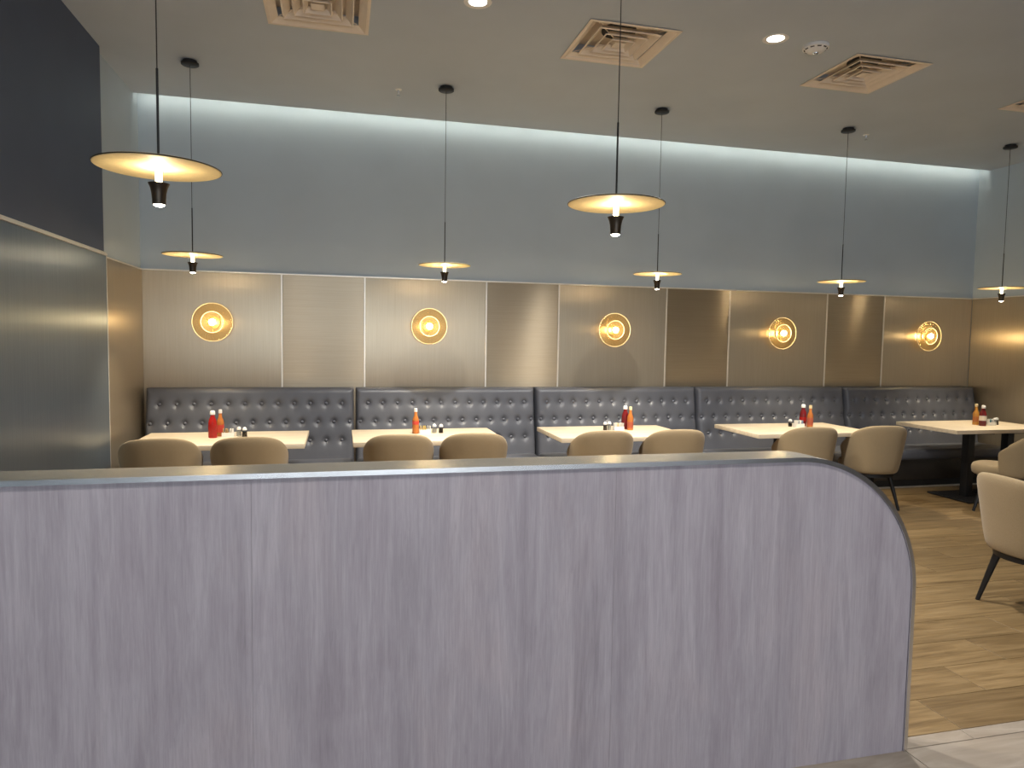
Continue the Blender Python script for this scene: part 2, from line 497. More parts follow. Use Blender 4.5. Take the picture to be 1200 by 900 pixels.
box('panel_top_trim', XN, XN + PT + 0.003, WIN_Y + 0.02, YSTEP, ZP + 0.017, ZP + 0.026, M['champagne'], wall_left, 0.001, 1)
box('corner_trim', XN - 0.003, XN + PT + 0.003, YSTEP, YSTEP + 0.006, 0.002, ZP, M['champagne'], wall_left, 0.001, 1)

wall_right = box('wall_right', XR, XR + 0.2, WIN_Y, D, 0, ZC + 0.35, M['blue'])
tag(wall_right, 'blue-grey right wall with bronze metal-look panels below', 'wall', kind='structure')
panel('wall_panel', XR - PT, XR, 4.6, D - PT - 0.002, 0.002, ZP, M['wide'], wall_right, 1)
panel('wall_panel', XR - PT, XR, 2.2, 4.585, 0.002, ZP, M['wide'], wall_right, 1)
panel('wall_panel', XR - PT, XR, WIN_Y + 0.02, 2.185, 0.002, ZP, M['wide'], wall_right, 1)
box('panel_top_trim', XR - PT - 0.005, XR, WIN_Y + 0.02, D - PT, ZP, ZP + 0.012, M['champagne'], wall_right, 0.001, 1)

# wall behind the viewer: shopfront windows
wall_front = bpy.data.objects.new('wall_front', None); COL.objects.link(wall_front)
tag(wall_front, 'wall with tall shopfront windows behind the viewer', 'wall', kind='structure')
box('lower_wall', XL - 0.2, XR + 0.2, WIN_Y - 0.15, WIN_Y, 0, 0.35, M['outer'], wall_front)
box('upper_wall', XL - 0.2, XR + 0.2, WIN_Y - 0.15, WIN_Y, 2.75, ZC, M['outer'], wall_front)
xs = [XL - 0.2]
for wx, hw in WINDOWS: xs += [wx - hw, wx + hw]
xs.append(XR + 0.2)
for k in range(0, len(xs), 2):
    box('pier', xs[k], xs[k+1], WIN_Y - 0.15, WIN_Y, 0.35, 2.75, M['outer'], wall_front)
for k, (wx, hw) in enumerate(WINDOWS):
    bm = bmesh.new()
    for a, b, c, d in ((wx-hw, wx-hw+0.05, 0.35, 2.75), (wx+hw-0.05, wx+hw, 0.35, 2.75), (wx-hw+0.05, wx+hw-0.05, 0.35, 0.40), (wx-hw+0.05, wx+hw-0.05, 2.70, 2.75)):
        add_box(bm, a, b, WIN_Y - 0.06, WIN_Y + 0.01, c, d)
    w = link('window_%d' % (k+1), mesh_of(bm, 'window'), None, M['black'])
    tag(w, 'black-framed shopfront window behind the viewer', 'window', kind='structure')
    box('window_pane', wx-hw+0.05, wx+hw-0.05, WIN_Y - 0.03, WIN_Y - 0.022, 0.40, 2.70, M['clear'], w)

# ------------------------------------------------------------------ ceiling with cove slot
VENTS = [(-0.150, 4.820), (1.945, 4.828), (4.015, 4.815), (6.055, 4.815)]
VH = 0.335
ceiling = bpy.data.objects.new('ceiling', None)
bm = bmesh.new()
yv0, yv1 = 4.82 - VH + 0.03, 4.82 + VH - 0.03
add_box(bm, XL - 0.2, XR, WIN_Y - 0.15, yv0, ZC, ZC + 0.10)
add_box(bm, XL - 0.2, XR, yv1, D - GAP, ZC, ZC + 0.10)
xv = [XL - 0.2]
for vx, vy in VENTS: xv += [vx - VH + 0.03, vx + VH - 0.03]
xv.append(XR)
for k in range(0, len(xv), 2): add_box(bm, xv[k], xv[k+1], yv0, yv1, ZC, ZC + 0.10)
ceiling = link('ceiling', mesh_of(bm, 'ceiling'), None, M['ceil'])
tag(ceiling, 'warm grey ceiling with a lit cove slot along the back wall', 'ceiling', kind='structure')
box('cove_lid', XL, XR, 6.35, D, ZC + 0.30, ZC + 0.36, M['covewhite'], ceiling)
box('cove_back', XL, XR, 6.33, 6.36, ZC + 0.10, ZC + 0.30, M['covewhite'], ceiling)
led = box('led_strip', XL + 0.03, XR - 0.03, D - GAP + 0.0005, D - GAP + 0.008, ZC + 0.034, ZC + 0.046, M['led'], ceiling)

# ------------------------------------------------------------------ partition with rounded end and steel cap
part = bpy.data.objects.new('wall_partition', None); COL.objects.link(part)
tag(part, 'low grey-mauve wood-look partition with a rounded end and brushed steel cap', 'partition', kind='structure')
CAPT = 0.016
def profile(inset, x_start):
    """outline of the partition end: along the top, round the curve, down to the floor"""
    R = PR - inset; cx, cz = PX1 - PR, PZ1 - PR
    pts = [(x_start, PZ1 - inset)]
    n = 28
    for k in range(n + 1):
        a = pi/2 - (pi/2) * k / n
        pts.append((cx + R*cos(a), cz + R*sin(a)))
    pts.append((PX1 - inset, 0.0))
    return pts
def slab(name, pts, y0, y1, mat, parent, bevel=0.0):
    bm = bmesh.new()
    A = [bm.verts.new((x, y0, z)) for x, z in pts]; B = [bm.verts.new((x, y1, z)) for x, z in pts]
    n = len(pts)
    bm.faces.new(A); bm.faces.new(list(reversed(B)))
    for k in range(n): bm.faces.new((A[k], A[(k+1) % n], B[(k+1) % n], B[k]))
    return link(name, mesh_of(bm, name, True, radians(30)), parent, mat)
PXS = XN + PT + 0.001
SEAMS = [-0.268, 0.925]
PF = 0.003
inner = profile(CAPT + 0.001, 0)[1:]
slab('laminate_panel', [(PXS, 0), (PXS, PZ1-CAPT-0.001), (SEAMS[0]-0.0003, PZ1-CAPT-0.001), (SEAMS[0]-0.0003, 0)], YP0 + PF, YP0 + 0.02, M['greywood'], part)
slab('laminate_panel', [(SEAMS[0]+0.0003, 0), (SEAMS[0]+0.0003, PZ1-CAPT-0.001), (SEAMS[1]-0.0003, PZ1-CAPT-0.001), (SEAMS[1]-0.0003, 0)], YP0 + PF, YP0 + 0.02, M['greywood'], part)
slab('laminate_panel', [(SEAMS[1]+0.0003, 0), (SEAMS[1]+0.0003, PZ1-CAPT-0.001)] + inner, YP0 + PF, YP0 + 0.02, M['greywood'], part)
slab('rear_panel', [(PXS, 0), (PXS, PZ1-CAPT-0.001)] + inner, YP0 + 0.0205, YP1 - PF, M['greywood'], part)
# cap: strip following the outline, with a small polished lip on each face
def cap_strip(name, out, inn, y0, y1, mat):
    bm = bmesh.new()
    rows = []
    for (xo, zo), (xi, zi) in zip(out, inn):
        rows.append([bm.verts.new(c) for c in ((xo, y0, zo), (xo, y1, zo), (xi, y1, zi), (xi, y0, zi))])
    for a, b in zip(rows, rows[1:]):
        for k in range(4): bm.faces.new((a[k], a[(k+1) % 4], b[(k+1) % 4], b[k]))
    bm.faces.new(rows[0]); bm.faces.new(list(reversed(rows[-1])))
    me = mesh_of(bm, name, True, radians(30))
    uv = me.uv_layers.new(name='UVMap')
    for li, lp in enumerate(me.loops):
        c = me.vertices[lp.vertex_index].co
        uv.data[li].uv = (c.y, c.x - c.z)
    return link(name, me, part, mat)
cap_strip('steel_cap', profile(0, PXS), profile(CAPT - 0.004, PXS), YP0 + 0.002, YP1, M['steel'])
cap_strip('steel_edge_trim', profile(0.0, PXS), profile(CAPT, PXS), YP0 - 0.004, YP0 + 0.0018, M['chrome'])
cap_strip('steel_edge_trim', profile(0.0, PXS), profile(CAPT, PXS), YP1 + 0.0002, YP1 + 0.005, M['chrome'])

# ------------------------------------------------------------------ banquettes
BEDGE = [(-1.735, 0.118), (0.140, 1.945), (1.970, 3.785), (3.812, 5.690), (5.722, 7.580)]
SEATZ, BTOP = 0.455, 1.122
BROWS = [(0.975, 0), (0.800, 1), (0.625, 0)]
btn_me = lathe_mesh('button', [(0.0, 0.0), (0.013, 0.0), (0.0165, 0.004), (0.0125, 0.009), (0.005, 0.0115), (0.0, 0.012)], 14)
btn_me.materials.append(M['leather'])
def front_y(z):                      # the raked face of the backrest
    t = (z - SEATZ) / (BTOP - SEATZ)
    return 6.795 + 0.115 * t
ORD = ['leftmost', 'second from the left', 'middle', 'fourth from the left', 'rightmost']
def banquette(k, x0, x1):
    b = thing('banquette', ((x0+x1)/2, 6.80, 0), '', 'banquette', 'slate tufted banquettes along the back wall')
    b['label'] = ['leftmost slate-grey tufted banquette, in the left corner',
                  'slate-grey tufted banquette behind the second table from the left',
                  'middle slate-grey tufted banquette of the five on the back wall',
                  'slate-grey tufted banquette behind the fourth table from the left',
                  'rightmost slate-grey tufted banquette, its dark base showing above the floor'][k]
    ox = (x0+x1)/2; w = x1 - x0
    nb = 12; sp = w / (nb + 0.55)
    dim = []
    for z, odd in BROWS:
        n = nb + 1 if odd else nb
        for i in range(n):
            dim.append(((i - (n-1)/2) * sp, z))
    z0, z1 = SEATZ - 0.06, BTOP
    nx, nz = int(w / 0.0135), int((z1 - z0) / 0.0135)
    bm = bmesh.new(); G = []
    rr = 0.045
    for j in range(nz + 1):
        z = z0 + (z1 - z0) * j / nz; line = []
        for i in range(nx + 1):
            x = -w/2 + w * i / nx
            yy = front_y(z) - 6.80
            for dx, dz in dim:
                ax, az = x - dx, z - dz
                if abs(ax) < 0.11 and abs(az) < 0.12:
                    q = ax*ax + az*az
                    yy += 0.024 * exp(-q / (2*0.017**2)) + 0.010 * exp(-q / (2*0.045**2))
                    # short creases running out from each button
                    if abs(az) > 0.0: yy += 0.004 * exp(-(ax*ax)/(2*0.007**2)) * exp(-(az*az)/(2*0.045**2))
            e = min(x + w/2, w/2 - x, z1 - z)
            if e < rr: yy += rr - sqrt(max(0, rr*rr - (rr-e)**2))
            line.append(bm.verts.new((x, yy, z)))
        G.append(line)
    for j in range(nz):
        for i in range(nx):
            bm.faces.new((G[j][i], G[j][i+1], G[j+1][i+1], G[j+1][i]))
    loop = G[0][:] + [G[j][nx] for j in range(1, nz+1)] + [G[nz][i] for i in range(nx-1, -1, -1)] + [G[j][0] for j in range(nz-1, 0, -1)]
    back = [bm.verts.new((v.co.x, D - 0.022 - 6.80, v.co.z)) for v in loop]
    for a in range(len(loop)):
        c = (a+1) % len(loop)
        bm.faces.new((loop[c], loop[a], back[a], back[c]))
    bm.faces.new(back)
    bk = link('backrest', mesh_of(bm, 'backrest', True, radians(50)), b, M['leather'])
    for dx, z in dim:
        o = link('button', btn_me, bk)
        o.location = (dx, front_y(z) - 6.80 + 0.026, z)
        o.rotation_euler = (radians(90 - 9.8), 0, 0)
    # seat cushion with a soft front edge
    bm = bmesh.new(); add_box(bm, -w/2 + 0.003, w/2 - 0.003, 6.405 - 6.80, 6.86 - 6.80, 0.335, SEATZ)
    bmesh.ops.bevel(bm, geom=bm.edges[:], offset=0.035, segments=4, profile=0.5, affect='EDGES')
    link('seat_cushion', mesh_of(bm, 'seat_cushion', True, radians(50)), b, M['leather'])
    box('base', -w/2 + 0.004, w/2 - 0.004, 6.455 - 6.80, D - 0.03 - 6.80, 0.105, 0.345, M['leather_dark'], b, 0.008)
    box('toe_kick', -w/2 + 0.004, w/2 - 0.004, 6.535 - 6.80, D - 0.03 - 6.80, 0.0, 0.105, M['blackplastic'], b)
    box('toe_trim', -w/2 + 0.004, w/2 - 0.004, 6.520 - 6.80, 6.535 - 6.80, 0.0, 0.016, M['champagne'], b)
for k, (a, b_) in enumerate(BEDGE): banquette(k, a, b_)

# ------------------------------------------------------------------ tables
TABLES = [(-0.946, 1.320), (0.732, 1.280), (2.516, 1.280), (4.482, 1.317), (6.765, 1.310)]
TY0, TY1, TZ = 5.745, 6.550, 0.760
TNAME = ['leftmost table', 'second table from the left', 'middle table', 'fourth table from the left', 'rightmost table']
for k, (tx, tw) in enumerate(TABLES):
    cy = (TY0 + TY1) / 2
    t = thing('dining_table', (tx, cy, 0), '', 'table', 'oak-topped tables along the banquettes')
    t['label'] = ['leftmost pale oak table, beside the left wall', 'second pale oak table from the left, with one orange sauce bottle',
                  'middle pale oak table of the five in the row', 'fourth pale oak table from the left',
                  'rightmost pale oak table, its black pedestal showing'][k]
    box('tabletop', -tw/2, tw/2, TY0 - cy, TY1 - cy, TZ - 0.040, TZ, M['table'], t, 0.003, 2)
    for s in ((0,) if k < 4 else (-1, 1)):
        px = s * (tw/2 - 0.395); pw = 0.235
        dy = 0.40 if k < 4 else 0.0          # pedestals stand clear of the tucked-in chairs
        bm = bmesh.new()
        add_box(bm, px - pw, px + pw, -0.435 + dy, 0.090 + dy * 0.65, 0.006, 0.020)
        bmesh.ops.bevel(bm, geom=bm.edges[:], offset=0.003, segments=1, affect='EDGES')
        link('base_plate', mesh_of(bm, 'base_plate'), t, M['black'])
        box('column', px - 0.042, px + 0.042, -0.222 + dy, -0.138 + dy, 0.018, TZ - 0.055, M['black'], t, 0.004)
        box('top_plate', px - 0.16, px + 0.16, -0.34 + dy * 0.4, 0.16 + dy * 0.4, TZ - 0.056, TZ - 0.0405, M['black'], t)
        for fx, fy in ((0.03 - pw, -0.405 + dy), (pw - 0.03, -0.405 + dy), (0.03 - pw, 0.06 + dy * 0.65), (pw - 0.03, 0.06 + dy * 0.65)):
            link('levelling_foot', tube_mesh('levelling_foot', (px + fx, fy, 0.0), (px + fx, fy, 0.008), 0.018, 0.014, 10), t, M['black'])

# ------------------------------------------------------------------ chairs
def chair_meshes():
    out = {}
    # wrap-around shell: coarse cage, solidified and subdivided
    bm = bmesh.new()
    nt_, nv = 15, 6
    TH = radians(98)
    G = []
    for j in range(nv):
        v = j / (nv - 1); line = []
        for i in range(nt_):
            u = -1 + 2 * i / (nt_ - 1)
            th = u * TH
            ztop = 0.852 - 0.236 * abs(u)**2.3
            zbot = 0.355 + 0.02 * abs(u)**2
            z = zbot + (ztop - zbot) * v
            h = (z - 0.355) / 0.46
            rx = 0.245 + 0.072 * h**0.8; ry = 0.235 + 0.070 * h
            ex = 0.78
            sx = math.copysign(abs(sin(th))**ex, sin(th)); cx_ = math.copysign(abs(cos(th))**ex, cos(th))
            # upper front corners sweep back a little so that the sides taper to the seat
            line.append(bm.verts.new((rx * sx, -ry * cx_ - 0.012, z)))
        G.append(line)
    for j in range(nv - 1):
        for i in range(nt_ - 1):
            bm.faces.new((G[j][i], G[j][i+1], G[j+1][i+1], G[j+1][i]))
    me = mesh_of(bm, 'chair_back')
    o = bpy.data.objects.new('tmp', me); COL.objects.link(o)
    s = o.modifiers.new('s', 'SOLIDIFY'); s.thickness = 0.045; s.offset = -1 ; s.use_even_offset = True
    ss = o.modifiers.new('ss', 'SUBSURF'); ss.levels = 2; ss.render_levels = 2
    dg = bpy.context.evaluated_depsgraph_get()
    me2 = bpy.data.meshes.new_from_object(o.evaluated_get(dg))
    bpy.data.objects.remove(o)
    me2.name = 'back_shell'
    for p in me2.polygons: p.use_smooth = True
    me2.materials.clear(); me2.materials.append(M['fabric'])
    out['shell'] = me2
    # seat: rounded slab
    bm = bmesh.new()
    prof = [(0.90, 0.360), (0.97, 0.375), (1.0, 0.41), (1.0, 0.435), (0.96, 0.458), (0.85, 0.468), (0.5, 0.472), (0.0, 0.473)]
    n = 40; rings = []
    for s_, z in prof:
        ring = []
        for k in range(n):
            a = 2*pi*k/n
            e = 0.72
            sx = math.copysign(abs(cos(a))**e, cos(a)); sy = math.copysign(abs(sin(a))**e, sin(a))
            ring.append(bm.verts.new((0.225 * s_ * sx, 0.045 + 0.245 * s_ * sy, z)))
        rings.append(ring)
    for a, b in zip(rings, rings[1:]):
        for k in range(n):
            if (a[k].co - b[k].co).length > 1e-6: bm.faces.new((a[k], a[(k+1) % n], b[(k+1) % n], b[k]))
    bm.faces.new(list(reversed(rings[0])))
    bmesh.ops.remove_doubles(bm, verts=bm.verts[:], dist=1e-5)
    out['seat'] = mesh_of(bm, 'seat', True, radians(50)); out['seat'].materials.append(M['fabric'])
    # black ring frame under the tub
    bm = bmesh.new()
    def ring(rx, ry, z): return [bm.verts.new((rx*cos(2*pi*k/40), ry*sin(2*pi*k/40) + 0.01, z)) for k in range(40)]
    a, b, c, d = ring(0.236, 0.236, 0.328), ring(0.236, 0.236, 0.359), ring(0.19, 0.19, 0.359), ring(0.19, 0.19, 0.328)
    for p, q in ((a, b), (b, c), (c, d), (d, a)):
        for k in range(40): bm.faces.new((p[k], p[(k+1) % 40], q[(k+1) % 40], q[k]))
    out['frame'] = mesh_of(bm, 'seat_frame', True, radians(40)); out['frame'].materials.append(M['black'])
    legs = []
    for ang in (45, 135, 225, 315):
        ca, sa = cos(radians(ang)), sin(radians(ang))
        me = tube_mesh('leg', (0.205*ca, 0.205*sa + 0.01, 0.335), (0.30*ca, 0.30*sa + 0.01, 0.0), 0.023, 0.0125, 12)
        me.materials.append(M['black']); legs.append(me)
    out['legs'] = legs
    return out
CH = chair_meshes()
def chair(x, y, rz, label, group):
    t = thing('tub_chair', (x, y, 0), label, 'chair', group, radians(rz))
    link('back_shell', CH['shell'], t); link('seat', CH['seat'], t); link('seat_frame', CH['frame'], t)
    for l in CH['legs']: link('leg', l, t)
    return t
ROWY = 5.845
CX = [(-1.350, -0.705), (0.465, 1.100), (2.250, 2.950), (4.350, 5.140)]
for k, (a, b) in enumerate(CX):
    g = 'beige tub chairs at the row of tables'
    chair(a, ROWY, (4, -2, -4, -8)[k], 'beige tub chair, left of the pair at the ' + TNAME[k], g)
    chair(b, ROWY, (2, -5, -6, -10)[k], 'beige tub chair, right of the pair at the ' + TNAME[k], g)
chair(6.360, 5.392, 33, 'beige tub chair turned sideways in front of the rightmost table', 'beige tub chairs at the row of tables')
chair(4.150, 3.28, -94, 'nearest beige tub chair, on black splayed legs at the right edge', None)

# ------------------------------------------------------------------ pendant lamps
SHADE_R = 0.222
pend_me = {
    'canopy': lathe_mesh('canopy', [(0.0, -0.036), (0.060, -0.036), (0.066, -0.032), (0.066, -0.018), (0.052, -0.014), (0.052, 0.0), (0.0, 0.0)], 28),
    'shade': lathe_mesh('shade', [(0.0, 0.010), (SHADE_R*0.5, 0.0085), (SHADE_R - 0.004, 0.005), (SHADE_R, 0.002), (SHADE_R, -0.001), (SHADE_R - 0.003, -0.003), (SHADE_R*0.5, 0.0005), (0.0, 0.002)], 64),
    'rim': None,
    'cup': lathe_mesh('cup', [(0.010, -0.064), (0.0385, -0.058), (0.037, -0.061), (0.031, -0.074), (0.0262, -0.096), (0.0240, -0.128), (0.0235, -0.138), (0.021, -0.138), (0.021, -0.130), (0.0, -0.130)], 28, cap0=False),
    'lens': lathe_mesh('lens', [(0.0, -0.1305), (0.0205, -0.1315), (0.019, -0.140), (0.010, -0.145), (0.0, -0.146)], 20),
    'stem': lathe_mesh('stem', [(0.0, -0.064), (0.0115, -0.064), (0.0115, -0.004), (0.0, -0.004)], 16),
}
bm = bmesh.new(); torus_bm(bm, SHADE_R, 0.0026, 0.001, 64, 8); pend_me['rim'] = mesh_of(bm, 'rim', True)
for k_, mt_ in (('canopy', 'black'), ('shade', 'gold'), ('rim', 'darkbronze'), ('cup', 'darkbronze'), ('lens', 'lens'), ('stem', 'stem')):
    pend_me[k_].materials.append(M[mt_])
def point(name, parent, loc, power, col, r):
    d = bpy.data.lights.new(name, 'POINT'); d.energy = power; d.color = col; d.shadow_soft_size = r
    o = bpy.data.objects.new(name, d); COL.objects.link(o); o.parent = parent; o.location = loc
    return o
def spot(name, parent, loc, power, col, r, ang, blend):
    d = bpy.data.lights.new(name, 'SPOT'); d.energy = power; d.color = col; d.shadow_soft_size = r
    d.spot_size = radians(ang); d.spot_blend = blend
    o = bpy.data.objects.new(name, d); COL.objects.link(o); o.parent = parent; o.location = loc
    return o
WARM = (1.0, 0.82, 0.55)
def pendant(x, y, z, label, group):
    t = thing('pendant_lamp', (x, y, z), label, 'pendant lamp', group)
    top = ZC - z
    c = link('canopy', pend_me['canopy'], t); c.location = (0, 0, top - 0.0005)
    link('cord', tube_mesh('cord', (0, 0, 0.36), (0, 0, top - 0.034), 0.0023, None, 8), t, M['blackplastic'])
    link('rod', tube_mesh('rod', (0, 0, 0.009), (0, 0, 0.37), 0.0046, None, 10), t, M['black'])
    s = link('shade', pend_me['shade'], t); link('rim', pend_me['rim'], s)
    link('lit_stem', pend_me['stem'], t)
    cp = link('cup', pend_me['cup'], t); link('lens', pend_me['lens'], cp)
    # the lamp's light: a ring of small sources round the stem throws light up at the shade and out at the room
    point('stem_light', t, (0, 0, -0.050), 34.0, WARM, 0.013)
    spot('cup_light', t, (0, 0, -0.150), 110.0, (1.0, 0.87, 0.66), 0.02, 96, 0.6)
PENDX = [-1.150, 0.868, 2.868, 4.875, 6.885]
PLAB = ['gold disc pendant lamp hanging before the left end of the back wall',
        'gold disc pendant lamp above the second table from the left',
        'gold disc pendant lamp above the middle table',
        'gold disc pendant lamp above the fourth table from the left',
        'gold disc pendant lamp above the rightmost table, at the right edge']
for x, l in zip(PENDX, PLAB): pendant(x, 6.02, 2.250, l, 'gold disc pendant lamps over the tables')
pendant(-0.676, 2.933, 2.250, 'large-looking near gold disc pendant lamp at upper left', 'near gold disc pendant lamps')
pendant(1.233, 3.043, 2.250, 'near gold disc pendant lamp hanging in front of a ceiling vent', 'near gold disc pendant lamps')

# ------------------------------------------------------------------ wall sconces
def ribbed_disc(r0, r1, z0, z1, nr, ring_n, depth, twist=0.0):
    """pressed glass ring: radial flutes, stepped in rings"""
    bm = bmesh.new(); rows = []
    for j in range(ring_n + 1):
        t = j / ring_n; r = r0 + (r1 - r0) * t; z = z0 + (z1 - z0) * t
        line = []
        for k in range(nr * 2):
            a = 2*pi*k/(nr*2) + twist * t
            dz = depth if ((k + (j // 2)) % 2) else -depth
            if j in (0, ring_n): dz = 0
            line.append(bm.verts.new((r*cos(a), r*sin(a), z + dz)))
        rows.append(line)
    n = nr * 2
    for a, b in zip(rows, rows[1:]):
        for k in range(n): bm.faces.new((a[k], a[(k+1) % n], b[(k+1) % n], b[k]))
    return mesh_of(bm, 'glass')
sc_me = {
    'outer_glass': ribbed_disc(0.100, 0.178, 0.052, 0.060, 40, 6, 0.0035),
    'inner_glass': ribbed_disc(0.036, 0.098, 0.088, 0.080, 28, 5, 0.003),
    'backplate': lathe_mesh('backplate', [(0.0, 0.0), (0.060, 0.0), (0.062, 0.004), (0.060, 0.014), (0.022, 0.018), (0.022, 0.052), (0.0, 0.052)], 32),
    'bulb': lathe_mesh('bulb', [(0.0, 0.052), (0.014, 0.053), (0.016, 0.060), (0.026, 0.072), (0.031, 0.086), (0.028, 0.100), (0.018, 0.111), (0.0, 0.115)], 24),
}
bm = bmesh.new(); torus_bm(bm, 0.180, 0.0042, 0.060, 64, 8); sc_me['outer_rim'] = mesh_of(bm, 'outer_rim', True)
bm = bmesh.new(); torus_bm(bm, 0.100, 0.0042, 0.080, 48, 8); sc_me['inner_rim'] = mesh_of(bm, 'inner_rim', True)
bm = bmesh.new(); lathe_bm(bm, [(0.100, 0.052), (0.100, 0.080)], 48, cap0=False, cap1=False); sc_me['step_glass'] = mesh_of(bm, 'step_glass', True)
bm = bmesh.new()
for k in range(3):
    a = 2*pi*k/3 + 0.5
    tube_bm(bm, (0.04*cos(a), 0.04*sin(a), 0.012), (0.104*cos(a), 0.104*sin(a), 0.054), 0.003, 0.003, 8)
sc_me['bracket'] = mesh_of(bm, 'bracket', True, radians(40))
for k_, mt_ in (('outer_glass', 'glass'), ('inner_glass', 'glass'), ('step_glass', 'glass'), ('backplate', 'brass'), ('bracket', 'brass'),
                ('bulb', 'bulb'), ('outer_rim', 'rimglass'), ('inner_rim', 'rimglass')):
    sc_me[k_].materials.append(M[mt_])
SLAB = ['leftmost round amber glass wall sconce, on the panel nearest the left corner', 'second round amber glass wall sconce from the left',
        'middle round amber glass wall sconce of the five', 'fourth round amber glass wall sconce from the left', 'rightmost round amber glass wall sconce']
for x, l in zip([-1.175, 0.862, 2.862, 4.922, 6.960], SLAB):
    t = thing('wall_sconce', (x, D - PT, 1.738), l, 'wall lamp', 'amber glass wall sconces')
    t.rotation_euler = (radians(90), 0, 0)
    for nm in ('backplate', 'bracket', 'bulb', 'outer_glass', 'inner_glass'):
        o = link(nm, sc_me[nm], t)
        if nm == 'outer_glass': link('outer_rim', sc_me['outer_rim'], o)
        if nm == 'inner_glass': link('inner_rim', sc_me['inner_rim'], o); link('step_glass', sc_me['step_glass'], o)
    point('bulb_light', t, (0, 0, 0.150), 3.2, (1.0, 0.74, 0.38), 0.03)

# ------------------------------------------------------------------ ceiling vents
def sq_ring(bm, a0, z0, a1, z1, th=0.0):
    """square frustum band between half sizes a0 (at z0) and a1 (at z1)"""
    A = [bm.verts.new((sx*a0, sy*a0, z0)) for sx, sy in ((-1,-1),(1,-1),(1,1),(-1,1))]
    B = [bm.verts.new((sx*a1, sy*a1, z1)) for sx, sy in ((-1,-1),(1,-1),(1,1),(-1,1))]
    for k in range(4): bm.faces.new((A[k], A[(k+1) % 4], B[(k+1) % 4], B[k]))
    return A, B
def louver(name, a_out, z_out, a_in, z_in, lip):
    bm = bmesh.new()
    loops = [(a_out, z_out), (a_out, z_out - 0.0025), (a_out - lip, z_out - 0.0045), (a_in, z_in - 0.002), (a_in, z_in), (a_out - lip, z_out)]
    rings = [[bm.verts.new((sx*a, sy*a, z)) for sx, sy in ((-1,-1),(1,-1),(1,1),(-1,1))] for a, z in loops]
    for i in range(len(rings)):
        p, q = rings[i], rings[(i+1) % len(rings)]
        for k in range(4): bm.faces.new((p[k], p[(k+1) % 4], q[(k+1) % 4], q[k]))
    me = mesh_of(bm, name); me.materials.append(M['ventwhite']); return me
v_frame = louver('frame', VH, 0.0005, VH - 0.070, 0.030, 0.022)
v_l = [louver('louver', 0.232, 0.004, 0.180, 0.045, 0.008), louver('louver', 0.160, 0.000, 0.112, 0.042, 0.008), louver('louver', 0.092, -0.004, 0.060, 0.030, 0.007)]
bm = bmesh.new(); add_box(bm, -0.043, 0.043, -0.043, 0.043, -0.002, 0.004)
bmesh.ops.bevel(bm, geom=bm.edges[:], offset=0.002, segments=1, affect='EDGES')
v_core = mesh_of(bm, 'core'); v_core.materials.append(M['ventwhite'])
bm = bmesh.new()
lathe_bm(bm, [(0.0, 0.090), (0.125, 0.090), (0.125, 0.100), (0.0, 0.100)], 32)
v_hole_shade = mesh_of(bm, 'duct'); v_hole_shade.materials.append(M['duct'])  # flat black disc gives the duct opening its shade by colour
bm = bmesh.new()
add_box(bm, -VH, VH, -VH, VH, 0.1005, 0.108)
v_duct = mesh_of(bm, 'duct'); v_duct.materials.append(M['ventwhite'])
bm = bmesh.new()
for s in (-1, 1):
    for q in (-1, 1):
        tube_bm(bm, (s*0.255, q*0.255, 0.030), (s*0.05, q*0.05, 0.020), 0.004, 0.004, 6)
v_arm = mesh_of(bm, 'brace'); v_arm.materials.append(M['ventwhite'])
VLAB = ['square beige ceiling vent cut off by the top of the picture', 'square beige ceiling vent crossed by a near pendant cord',
        'square beige ceiling vent beside the smoke detector', 'square beige ceiling vent cut off at the right edge']
for (vx, vy), l in zip(VENTS, VLAB):
    t = thing('ceiling_vent', (vx, vy, ZC), l, 'air vent', 'square ceiling vents')
    for nm, me in (('frame', v_frame), ('louver', v_l[0]), ('louver', v_l[1]), ('louver', v_l[2]), ('core', v_core), ('plenum', v_duct), ('duct', v_hole_shade), ('brace', v_arm)):
        o = link(nm, me, t)
        o.location = (0, 0, -0.006 if nm not in ('duct', 'plenum') else 0.0)

# ------------------------------------------------------------------ downlights, detector, sprinklers
dl_trim = lathe_mesh('trim_ring', [(0.056, 0.006), (0.058, -0.001), (0.080, -0.004), (0.088, -0.003), (0.090, 0.0)], 40, cap0=False, cap1=False)
dl_lens = lathe_mesh('diffuser', [(0.0, 0.001), (0.030, 0.0), (0.057, 0.002)], 32, cap1=False)
dl_trim.materials.append(M['white']); dl_lens.materials.append(M['down'])
def downlight(x, y, label, power):
    t = thing('downlight', (x, y, ZC - 0.002), label, 'ceiling light', 'round recessed downlights')
    link('trim_ring', dl_trim, t); link('diffuser', dl_lens, t)
    spot('downlight_beam', t, (0, 0, -0.012), power, (1.0, 0.97, 0.92), 0.045, 128, 0.7)
downlight(0.842, 4.477, 'round recessed downlight at the top edge, right of the left vent', 560)
downlight(2.961, 4.432, 'round recessed downlight beside the smoke detector', 560)
for x, y, w_, l in ((-1.0, 1.2, 175, 'added unseen downlight above the walkway, nearest the navy left wall'),  # downlights added out of view to light partition, chairs and floor
                    (1.2, 0.9, 175, 'added unseen downlight above the walkway, before the middle of the partition'),
                    (3.4, 0.9, 75, 'added unseen downlight above the walkway, past the rounded partition end'),
                    (5.6, 2.6, 40, 'added unseen downlight above the nearest beige tub chair'),
                    (5.4, 0.3, 45, 'added unseen downlight above the walkway, nearest the right wall')):
    downlight(x, y, l, w_)

